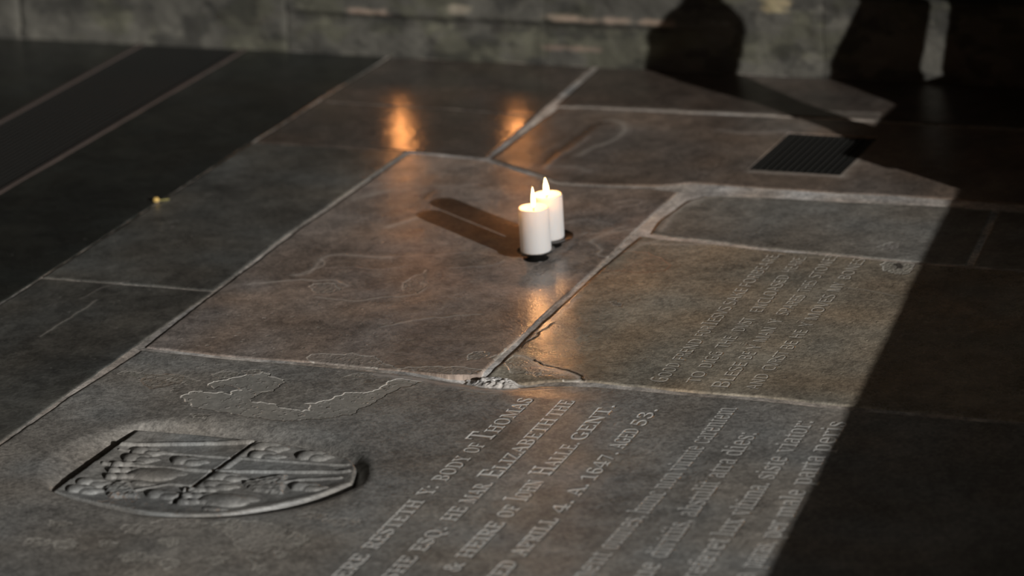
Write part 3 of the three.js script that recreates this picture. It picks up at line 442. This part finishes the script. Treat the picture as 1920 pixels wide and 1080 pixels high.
// mortar that fills the joints
const mortarMaps = plain(-2.7, -1.45, 4.55, 3.5, 420, [190, 180, 169], 11, { blotch: 0.35, grain: 0.3, warm: 0.08 });
{
  const x0 = -2.65, x1 = 1.82, z0 = -1.4, z1 = 2.0, cell = 0.0105, nx = Math.round((x1 - x0) / cell), nz = Math.round((z1 - z0) / cell), pos = [], uv = [], idx = [], [fx, fz, fw, fd] = mortarMaps.frame;
  for (let j = 0; j <= nz; j++) for (let i = 0; i <= nx; i++) {
    const x = x0 + (x1 - x0) * i / nx, z = z0 + (z1 - z0) * j / nz;
    pos.push(x, -0.002 + floorWave(x, z) + nearWear(x, z) + verseWear(x, z) + (fbm(x * 40, z * 40, 2) - 0.5) * 0.0012 , z); uv.push((x - fx) / fw, 1 - (z - fz) / fd);
  }
  const out = (x, z) => (x > GRATE[0] - 0.012 && x < GRATE[1] + 0.012 && z > GRATE[2] - 0.012 && z < GRATE[3] + 0.012) || (x > XL4 - 0.012 && x < XL3 + 0.012) || (x > -0.46 && x < 0.22 && z > 0.94 && z < 1.5);
  for (let j = 0; j < nz; j++) for (let i = 0; i < nx; i++) { const x = x0 + (x1 - x0) * (i + 0.5) / nx, z = z0 + (z1 - z0) * (j + 0.5) / nz; if (out(x, z)) continue; const a = j * (nx + 1) + i, b = a + 1, c = a + nx + 1, d = c + 1; idx.push(a, c, b, b, c, d); }
  const g = new THREE.BufferGeometry(); g.setAttribute('position', new THREE.Float32BufferAttribute(pos, 3)); g.setAttribute('uv', new THREE.Float32BufferAttribute(uv, 2)); g.setIndex(idx); g.computeVertexNormals();
  mesh('mortar', g, stoneMaterial(mortarMaps, 0.85), floor).userData.label = 'pale crumbly mortar in the joints';
}
{ // crumbled rubble where four slabs meet
  const [cx, cz] = P(930, 713), n = 56, pos = [], uv = [], idx = [], [fx, fz, fw, fd] = mortarMaps.frame, high = [];
  for (let j = 0; j <= n; j++) for (let i = 0; i <= n; i++) {
    const u = i / n * 2 - 1, v = j / n * 2 - 1, q = Math.hypot(u, v) * (0.85 + 0.5 * noise(u * 3 + 20, v * 3 + 5)), x = cx + u * 0.062, z = cz + v * 0.034;
    const lumps = fbm(x * 110, z * 110, 4), pit = smooth(0.6, 0.75, noise(x * 190 + 3, z * 190 + 8)); high.push(q);
    pos.push(x, -0.009 + smooth(1, 0.45, q) * (0.0055 + 0.008 * lumps - 0.003 * pit), z); uv.push((x - fx) / fw, 1 - (z - fz) / fd);
  }
  for (let j = 0; j < n; j++) for (let i = 0; i < n; i++) { const a = j * (n + 1) + i, b = a + 1, c = a + n + 1, d = c + 1; if (Math.min(high[a], high[b], high[c], high[d]) < 1) idx.push(a, c, b, b, c, d); }
  const g = new THREE.BufferGeometry(); g.setAttribute('position', new THREE.Float32BufferAttribute(pos, 3)); g.setAttribute('uv', new THREE.Float32BufferAttribute(uv, 2)); g.setIndex(idx); g.computeVertexNormals();
  mesh('mortar_rubble', g, stoneMaterial(mortarMaps, 0.9), floor).userData.label = 'pale pitted rubble at the meeting of the slabs';
}
mesh('floor_bed', box(-5, 7, -0.3, -0.06, -5, 9), new THREE.MeshStandardMaterial({ color: new THREE.Color().setRGB(0.05, 0.045, 0.04), roughness: 0.9 }), floor);

// ---------------------------------------------------------------- stone step behind, and the room
const stepMaps = (() => {
  const w = 4.2, h = 0.24, W = 2048, D = 128, c = document.createElement('canvas'), b = document.createElement('canvas'); c.width = b.width = W; c.height = b.height = D;
  const cc = c.getContext('2d'), bb = b.getContext('2d'), ci = cc.createImageData(W, D), bi = bb.createImageData(W, D);
  for (let j = 0; j < D; j++) for (let i = 0; i < W; i++) {
    const x = i / W * w, y = (1 - j / D) * h, k = (j * W + i) * 4;
    const big = fbm(x * 9 + 4, y * 14 + 2, 4), stain = smooth(0.5, 0.64, fbm(x * 13 + 70, y * 22 + 30, 4)), lichen = smooth(0.5, 0.66, fbm(x * 10 + 20, y * 15 + 88, 4)), pale = smooth(0.64, 0.74, fbm(x * 11 + 33, y * 24 + 51, 3)), fine = noise(x * 300, y * 300) - 0.5;
    let m = 0.76 + 0.48 * big + 0.1 * fine; m *= 1 - 0.26 * stain; m *= 1 + 0.14 * pale;
    ci.data[k] = 80 * m; ci.data[k + 1] = 77 * m * (1 + 0.01 * lichen); ci.data[k + 2] = 69 * m * (1 - 0.06 * lichen); ci.data[k + 3] = 255;
    const v = 128 + 70 * (fbm(x * 30, y * 30, 3) - 0.5) + 30 * fine - 30 * stain; bi.data[k] = bi.data[k + 1] = bi.data[k + 2] = v; bi.data[k + 3] = 255;
  }
  cc.putImageData(ci, 0, 0);
  // fresh, paler breaks along the moulded edge
  cc.lineCap = 'round';
  const worn = (x0, x1, y, hgt, col, al) => { for (let n = 0; n < 60; n++) { const x = x0 + rand() * (x1 - x0), yy = y + (rand() - 0.5) * hgt; cc.fillStyle = `rgba(${col},${al * (0.4 + 0.6 * rand())})`; cc.beginPath(); cc.ellipse((x + 2.7) / w * W, (1 - yy / h) * D, (0.006 + rand() * 0.018) / w * W, (0.003 + rand() * 0.005) / h * D, 0, 0, 7); cc.fill(); } };
  worn(-1.1, -0.6, 0.086, 0.026, [52, 50, 43], 0.3); worn(-0.66, -0.2, 0.084, 0.03, [52, 50, 43], 0.3); worn(-1.5, -1.15, 0.06, 0.07, [56, 53, 44], 0.2); worn(-0.9, -0.2, 0.08, 0.03, [48, 46, 40], 0.25);
  worn(-0.52, -0.3, 0.112, 0.012, [150, 130, 112], 0.35); worn(-0.27, -0.2, 0.113, 0.01, [140, 122, 104], 0.3); worn(-1.02, -0.93, 0.108, 0.012, [146, 126, 110], 0.3); worn(-0.76, -0.72, 0.125, 0.014, [140, 130, 112], 0.25); worn(0.03, 0.09, 0.165, 0.03, [150, 136, 104], 0.35); worn(-0.52, -0.38, 0.04, 0.008, [120, 104, 90], 0.3);
  bb.putImageData(bi, 0, 0);
  const map = new THREE.CanvasTexture(c), bumpMap = new THREE.CanvasTexture(b); map.colorSpace = THREE.SRGBColorSpace; return { map, bumpMap };
})();
const stepMaterial = new THREE.MeshStandardMaterial({ map: stepMaps.map, bumpMap: stepMaps.bumpMap, bumpScale: 0.006, roughness: 0.95 });
const stepTop = 0.19;
const stepWall = structure('wall_back', 'stained grey-green stone step face behind the slabs', 'wall');
{
  const joints = [-2.7, -1.955, -1.2, -0.52, 0.17, 0.75, 1.4];
  const outAt = (x, y) => { const k = smooth(-1.32, -1.1, x) * smooth(0.02, -0.2, x); const base = 0.01 * smooth(0.03, 0.012, y); const mould = 0.009 * smooth(0.085, 0.045, y) - 0.005 * smooth(0.05, 0.075, y) * smooth(0.105, 0.09, y) + 0.012 * smooth(0.09, 0.106, y) * smooth(0.13, 0.114, y); return base * (1 - k) + mould * k + (fbm(x * 18, y * 18, 3) - 0.5) * 0.012 - 0.006; };
  for (let s = 0; s < joints.length - 1; s++) {
    const open = (k) => (k === 1 ? 0.0015 : 0.0003), x0 = joints[s] + open(s), x1 = joints[s + 1] - open(s + 1), nx = Math.round((x1 - x0) / 0.008), ny = 34, pos = [], uv = [], idx = [];
    const proud = (rand() - 0.5) * 0.002;
    for (let j = 0; j <= ny + 1; j++) for (let i = 0; i <= nx; i++) {
      const x = x0 + (x1 - x0) * i / nx, y = j > ny ? stepTop : -0.02 + (stepTop + 0.02) * j / ny, e = Math.min(i, nx - i) * 0.008, back = j > ny ? 0.5 : 0;
      pos.push(x, y, ZW + 0.004 + outAt(x, y) + proud - (s < 2 ? 0.006 : 0.0012) * smooth(0.012, 0, e) - 0.008 * smooth(stepTop - 0.012, stepTop, y) - back); uv.push((x + 2.7) / 4.2, y / 0.24);
    }
    for (let j = 0; j <= ny; j++) for (let i = 0; i < nx; i++) { const a = j * (nx + 1) + i, b = a + 1, c = a + nx + 1, d = c + 1; idx.push(a, b, c, b, d, c); }
    const g = new THREE.BufferGeometry(); g.setAttribute('position', new THREE.Float32BufferAttribute(pos, 3)); g.setAttribute('uv', new THREE.Float32BufferAttribute(uv, 2)); g.setIndex(idx); g.computeVertexNormals();
    mesh('stone_block', g, stepMaterial, stepWall);
  }
  mesh('step_core', box(-5, 7, -0.06, stepTop - 0.003, -5, ZW - 0.03), new THREE.MeshStandardMaterial({ color: 0x6a645a, roughness: 0.9 }), stepWall);
}
const plaster = new THREE.MeshStandardMaterial({ color: new THREE.Color().setRGB(0.2, 0.185, 0.16), roughness: 0.95 });
const shell = (name, label, ...boxes) => { const g = structure(name, label, 'wall'); boxes.forEach((b) => mesh('masonry', box(...b), plaster, g)); };
shell('wall_left', 'plain stone wall closing the chancel on one side', [-5.3, -5, -0.3, 6, -5, 9]);
shell('wall_front', 'plain stone wall behind the viewer', [-5.3, 7.3, -0.3, 6, 9, 9.3]);
shell('wall_rear', 'plain stone east wall far above the step', [-5.3, 7.3, -0.3, 6, -5.3, -5]);
shell('wall_right', 'stone wall with one wide tall window opening', [7, 7.4, -0.3, 1.2, -5, 9], [7, 7.4, 4.6, 6, -5, 9], [7, 7.4, 1.2, 4.6, -5, 1.4], [7, 7.4, 1.2, 4.6, 8, 9]);
shell('ceiling', 'plain ceiling over the chancel', [-5.3, 7.3, 6, 6.3, -5.3, 9.3]);

// ---------------------------------------------------------------- candles
const wax = new THREE.MeshPhysicalMaterial({ color: new THREE.Color().setRGB(0.74, 0.75, 0.74), roughness: 0.75, transmission: 0.42, thickness: 0 });
const wickMaterial = new THREE.MeshStandardMaterial({ color: 0x1a1410, roughness: 0.9 });
const flameMaterial = new THREE.MeshStandardMaterial({ color: 0x000000, emissive: new THREE.Color().setRGB(1, 0.66, 0.3), emissiveIntensity: 12, roughness: 1 });
const iron = new THREE.MeshStandardMaterial({ color: new THREE.Color().setRGB(0.018, 0.016, 0.014), metalness: 0.55, roughness: 0.32 });
const lathe = (pts, n = 48) => new THREE.LatheGeometry(pts.map((p) => new THREE.Vector2(p[0], p[1])), n);
const R = 0.0308, TALL = 0.0905;
const bodyShape = lathe([[0.0001, 0], [R - 0.003, 0], [R - 0.0008, 0.001], [R, 0.0035], [R, TALL * 0.5], [R + 0.0002, TALL - 0.003], [R - 0.0006, TALL - 0.0008], [R - 0.0025, TALL], [R - 0.005, TALL - 0.0012], [R - 0.008, TALL - 0.0045], [R * 0.5, TALL - 0.0075], [0.006, TALL - 0.008], [0.0001, TALL - 0.0078]], 64);
function flameShape(h, r) { const p = [[0.0001, 0]]; for (let i = 1; i <= 18; i++) { const t = i / 18; p.push([Math.max(0.0001, r * Math.sin(Math.PI * Math.pow(t, 0.72)) ** 0.85 * (1 - 0.25 * t)), h * t]); } return lathe(p, 20); }
const wickShape = new THREE.TubeGeometry(new THREE.CatmullRomCurve3([new THREE.Vector3(0, 0, 0), new THREE.Vector3(0.0003, 0.006, 0), new THREE.Vector3(0.0012, 0.011, 0.0004)]), 6, 0.0009, 6);
function candle(label, pos, { flame = [0.0275, 0.0042], lean = 0, glow = 0.034, group } = {}) {
  const t = thing('pillar_candle', label, 'candle', pos, group);
  mesh('wax_body', bodyShape, wax, t);
  const w = mesh('wick', wickShape, wickMaterial, t); w.position.y = TALL - 0.0082;
  const f = mesh('flame', flameShape(...flame), flameMaterial, t); f.position.y = TALL - 0.001; f.rotation.z = lean; f.userData.label = 'bright yellow-white candle flame';
  const light = new THREE.PointLight(new THREE.Color().setRGB(1, 0.41, 0.125), glow); light.position.set(0, TALL - 0.001 + flame[0] * 0.5, 0); light.shadow.radius = 0.2; light.castShadow = true; light.name = 'candle_light'; t.add(light);
  return t;
}
function holder(label, pos, plate) {
  const t = thing('candle_holder', label, 'candle holder', pos);
  mesh('foot', lathe([[0.0001, 0], [0.0235, 0], [0.0246, 0.001], [0.0242, 0.0026], [0.021, 0.0042], [0.013, 0.0075], [0.0115, 0.012], [0.0001, 0.012]]), iron, t);
  mesh('plate', lathe([[0.0001, 0.0115], [0.012, 0.0115], [0.024, 0.0135], [plate - 0.004, 0.0165], [plate, 0.0195], [plate + 0.0004, 0.0206], [plate - 0.0008, 0.0207], [plate - 0.005, 0.019], [0.03, 0.018], [0.0001, 0.018]]), iron, t);
  return t;
}
const frontAt = P(1006, 486.5), rearAt = P(1030.5, 461.5);
holder('black iron candle plate under the front candle', [frontAt[0], 0.0005, frontAt[1]], 0.0375);
holder('wider black iron candle plate under the rear candle', [rearAt[0], 0.0005, rearAt[1]], 0.049);
candle('lit white pillar candle on the narrower black plate, in front of the other', [frontAt[0], 0.0187, frontAt[1]], { flame: [0.043, 0.0046], lean: 0.0 });
candle('lit white pillar candle on the wider black plate, behind the other', [rearAt[0], 0.0187, rearAt[1]], { flame: [0.036, 0.006], lean: 0.05 });
// two tea lights on the edge of the step, just above the picture, which the polished slabs mirror
const tin = new THREE.MeshStandardMaterial({ color: 0xb8b6b0, metalness: 0.9, roughness: 0.35 });
for (const [x, label] of [[-0.945, 'lit tea light in a tin cup on the step, further from the added block'], [-0.635, 'lit tea light in a tin cup on the step, nearer the added block']]) {
  const t = thing('tea_light', label, 'tea light', [x, stepTop + 0.0005, -1.452]);
  mesh('cup', lathe([[0.0001, 0], [0.0185, 0], [0.019, 0.001], [0.0192, 0.0155], [0.0196, 0.016], [0.0187, 0.0161], [0.0182, 0.012]]), tin, t);
  mesh('wax', lathe([[0.0001, 0.002], [0.018, 0.002], [0.0181, 0.0125], [0.012, 0.0118], [0.0001, 0.0115]]), wax, t);
  const w = mesh('wick', wickShape, wickMaterial, t); w.position.y = 0.0112;
  const f = mesh('flame', flameShape(0.034, 0.0048), flameMaterial, t); f.position.y = 0.018;
  const light = new THREE.PointLight(new THREE.Color().setRGB(1, 0.35, 0.09), 0.042); light.position.set(0, 0.037, 0); light.shadow.radius = 0.25; light.castShadow = true; light.name = 'tea_light_light'; t.add(light);
}

// ---------------------------------------------------------------- gratings and small things
const castIron = new THREE.MeshStandardMaterial({ color: new THREE.Color().setRGB(0.024, 0.023, 0.02), metalness: 0.2, roughness: 0.6 });
function grating(name, label, [x0, x1, z0, z1], n, rim, barShare, depth) {
  const t = thing(name, label, 'grate', [(x0 + x1) / 2, 0, (z0 + z1) / 2]); const hx = (x1 - x0) / 2, hz = (z1 - z0) / 2, y1 = -0.001;
  const frame = [box(-hx, -hx + rim, y1 - depth, y1, -hz, hz), box(hx - rim, hx, y1 - depth, y1, -hz, hz), box(-hx + rim, hx - rim, y1 - depth, y1, -hz, -hz + rim), box(-hx + rim, hx - rim, y1 - depth, y1, hz - rim, hz)];
  mesh('frame', mergeGeometries(frame), castIron, t);
  const pitch = (2 * hx - 2 * rim) / n, half = pitch * barShare / 2, bar = new THREE.BoxGeometry(half * 2, depth, 2 * hz - 2 * rim);
  for (let i = 0; i < n; i++) { const b = mesh('bar', bar, castIron, t); b.position.set(-hx + rim + pitch * (i + 0.5), y1 - 0.0005 - depth / 2, 0); }
  return t;
}
grating('floor_grate', 'small dark square iron grate let into a slab', [GRATE[0] + 0.002, GRATE[1] - 0.002, GRATE[2] + 0.002, GRATE[3] - 0.002], 12, 0.009, 0.55, 0.02);
grating('floor_grating', 'long dark ribbed iron floor grating between brown edging strips', [XL4, XL3, ZW + 0.012, 0.6], 17, 0.01, 0.5, 0.02);
const edging = new THREE.MeshStandardMaterial({ color: new THREE.Color().setRGB(0.085, 0.064, 0.053), roughness: 0.7 });
mesh('edging_strip', box(XL3 + 0.0005, XL3 + 0.0105, -0.03, 0.0015, ZW + 0.01, 1.4), edging, floor); mesh('edging_strip', box(XL4 - 0.0125, XL4 - 0.0005, -0.03, 0.0015, ZW + 0.01, 0.6), edging, floor);
{
  const [x, z] = P(293, 379), t = thing('crumb', 'tiny yellow crumb lying on the joint of the dark strip', 'crumb', [x, 0.0005, z]);
  const g = new THREE.IcosahedronGeometry(0.0068, 3), p = g.attributes.position; for (let i = 0; i < p.count; i++) { const k = 1 + 0.35 * (fbm(p.getX(i) * 200 + 9, p.getY(i) * 200 + p.getZ(i) * 160, 2) - 0.5); p.setXYZ(i, p.getX(i) * k, Math.max(-0.005, p.getY(i) * k * 0.85), p.getZ(i) * k); } g.translate(0, 0.005, 0); g.computeVertexNormals();
  mesh('lump', g, new THREE.MeshStandardMaterial({ color: 0xd8b468, roughness: 0.7 }), t);
  const tail = new THREE.TubeGeometry(new THREE.CatmullRomCurve3([new THREE.Vector3(0.006, 0.003, -0.002), new THREE.Vector3(0.014, 0.002, -0.012), new THREE.Vector3(0.02, 0.0015, -0.02)]), 8, 0.0015, 6); mesh('shred', tail, new THREE.MeshStandardMaterial({ color: 0x8a8048, roughness: 0.8 }), t);
}

// ---------------------------------------------------------------- unseen shapes added outside the picture, formed to cast the shadows on the right
const oak = new THREE.MeshStandardMaterial({ color: 0x3c2c1e, roughness: 0.6 }), greyStone = new THREE.MeshStandardMaterial({ color: 0x6b665d, roughness: 0.9 });
{
  const k = thing('shadow_bar', 'unseen long low block added to cast the straight shadow edge', 'bench', [1.73, 0, 0.125]); k.rotation.y = rad(7.1);
  mesh('bar_top', box(0, 0.42, 0.28, 0.338, 0, 3.2), greyStone, k); mesh('base', box(0.03, 0.4, 0, 0.28, 0.02, 3.18), greyStone, k);
  const p = thing('shadow_block', 'unseen low square block added to cast the far shadow', 'plinth', [1.6, 0, -0.625]);
  mesh('block', box(-0.34, 0.35, 0, 0.24, -0.42, 0.415), greyStone, p); mesh('cap', box(-0.35, 0.36, 0.24, 0.28, -0.43, 0.425), greyStone, p);
  const post = thing('shadow_post', 'unseen leaning bulbed post added to cast the stripe and blob shadow', 'post', [1.31, 0.288, -0.315]); post.quaternion.setFromAxisAngle(new THREE.Vector3(-0.819, 0, -0.574), rad(9));
  mesh('shaft', lathe([[0.0001, 0], [0.05, 0], [0.05, 0.015], [0.043, 0.03], [0.04, 0.1], [0.052, 0.13], [0.068, 0.17], [0.073, 0.22], [0.073, 0.28], [0.066, 0.315], [0.045, 0.345], [0.03, 0.36], [0.026, 0.4], [0.03, 0.55], [0.045, 0.6], [0.03, 0.64], [0.0001, 0.65]]), oak, post);
  const tr = thing('shadow_legs', 'unseen raking legs added to cast the slanted shadows on the step', 'trestle', [1.36, 0.28, -0.6]);
  const leg = (a0, a1, b0, b1, h, w) => { const sh = new THREE.Shape([new THREE.Vector2(a0, 0), new THREE.Vector2(a1, 0), new THREE.Vector2(b1, h), new THREE.Vector2(b0, h)]); const g = new THREE.ExtrudeGeometry(sh, { depth: w, bevelEnabled: false }); g.rotateY(Math.PI / 2); return g; };
  // the extruded profile's axis runs towards -z after the turn
  mesh('leg', leg(-0.097, 0.069, 0.093, 0.133, 0.45, 0.05), oak, tr); mesh('leg', leg(0.142, 0.44, 0.192, 0.45, 0.45, 0.05), oak, tr); mesh('beam', box(-0.01, 0.06, 0.45, 0.53, -0.47, -0.07), oak, tr);
}

scene.traverse((o) => { if (o.isMesh) shadows(o); });
renderer.render(scene, camera);
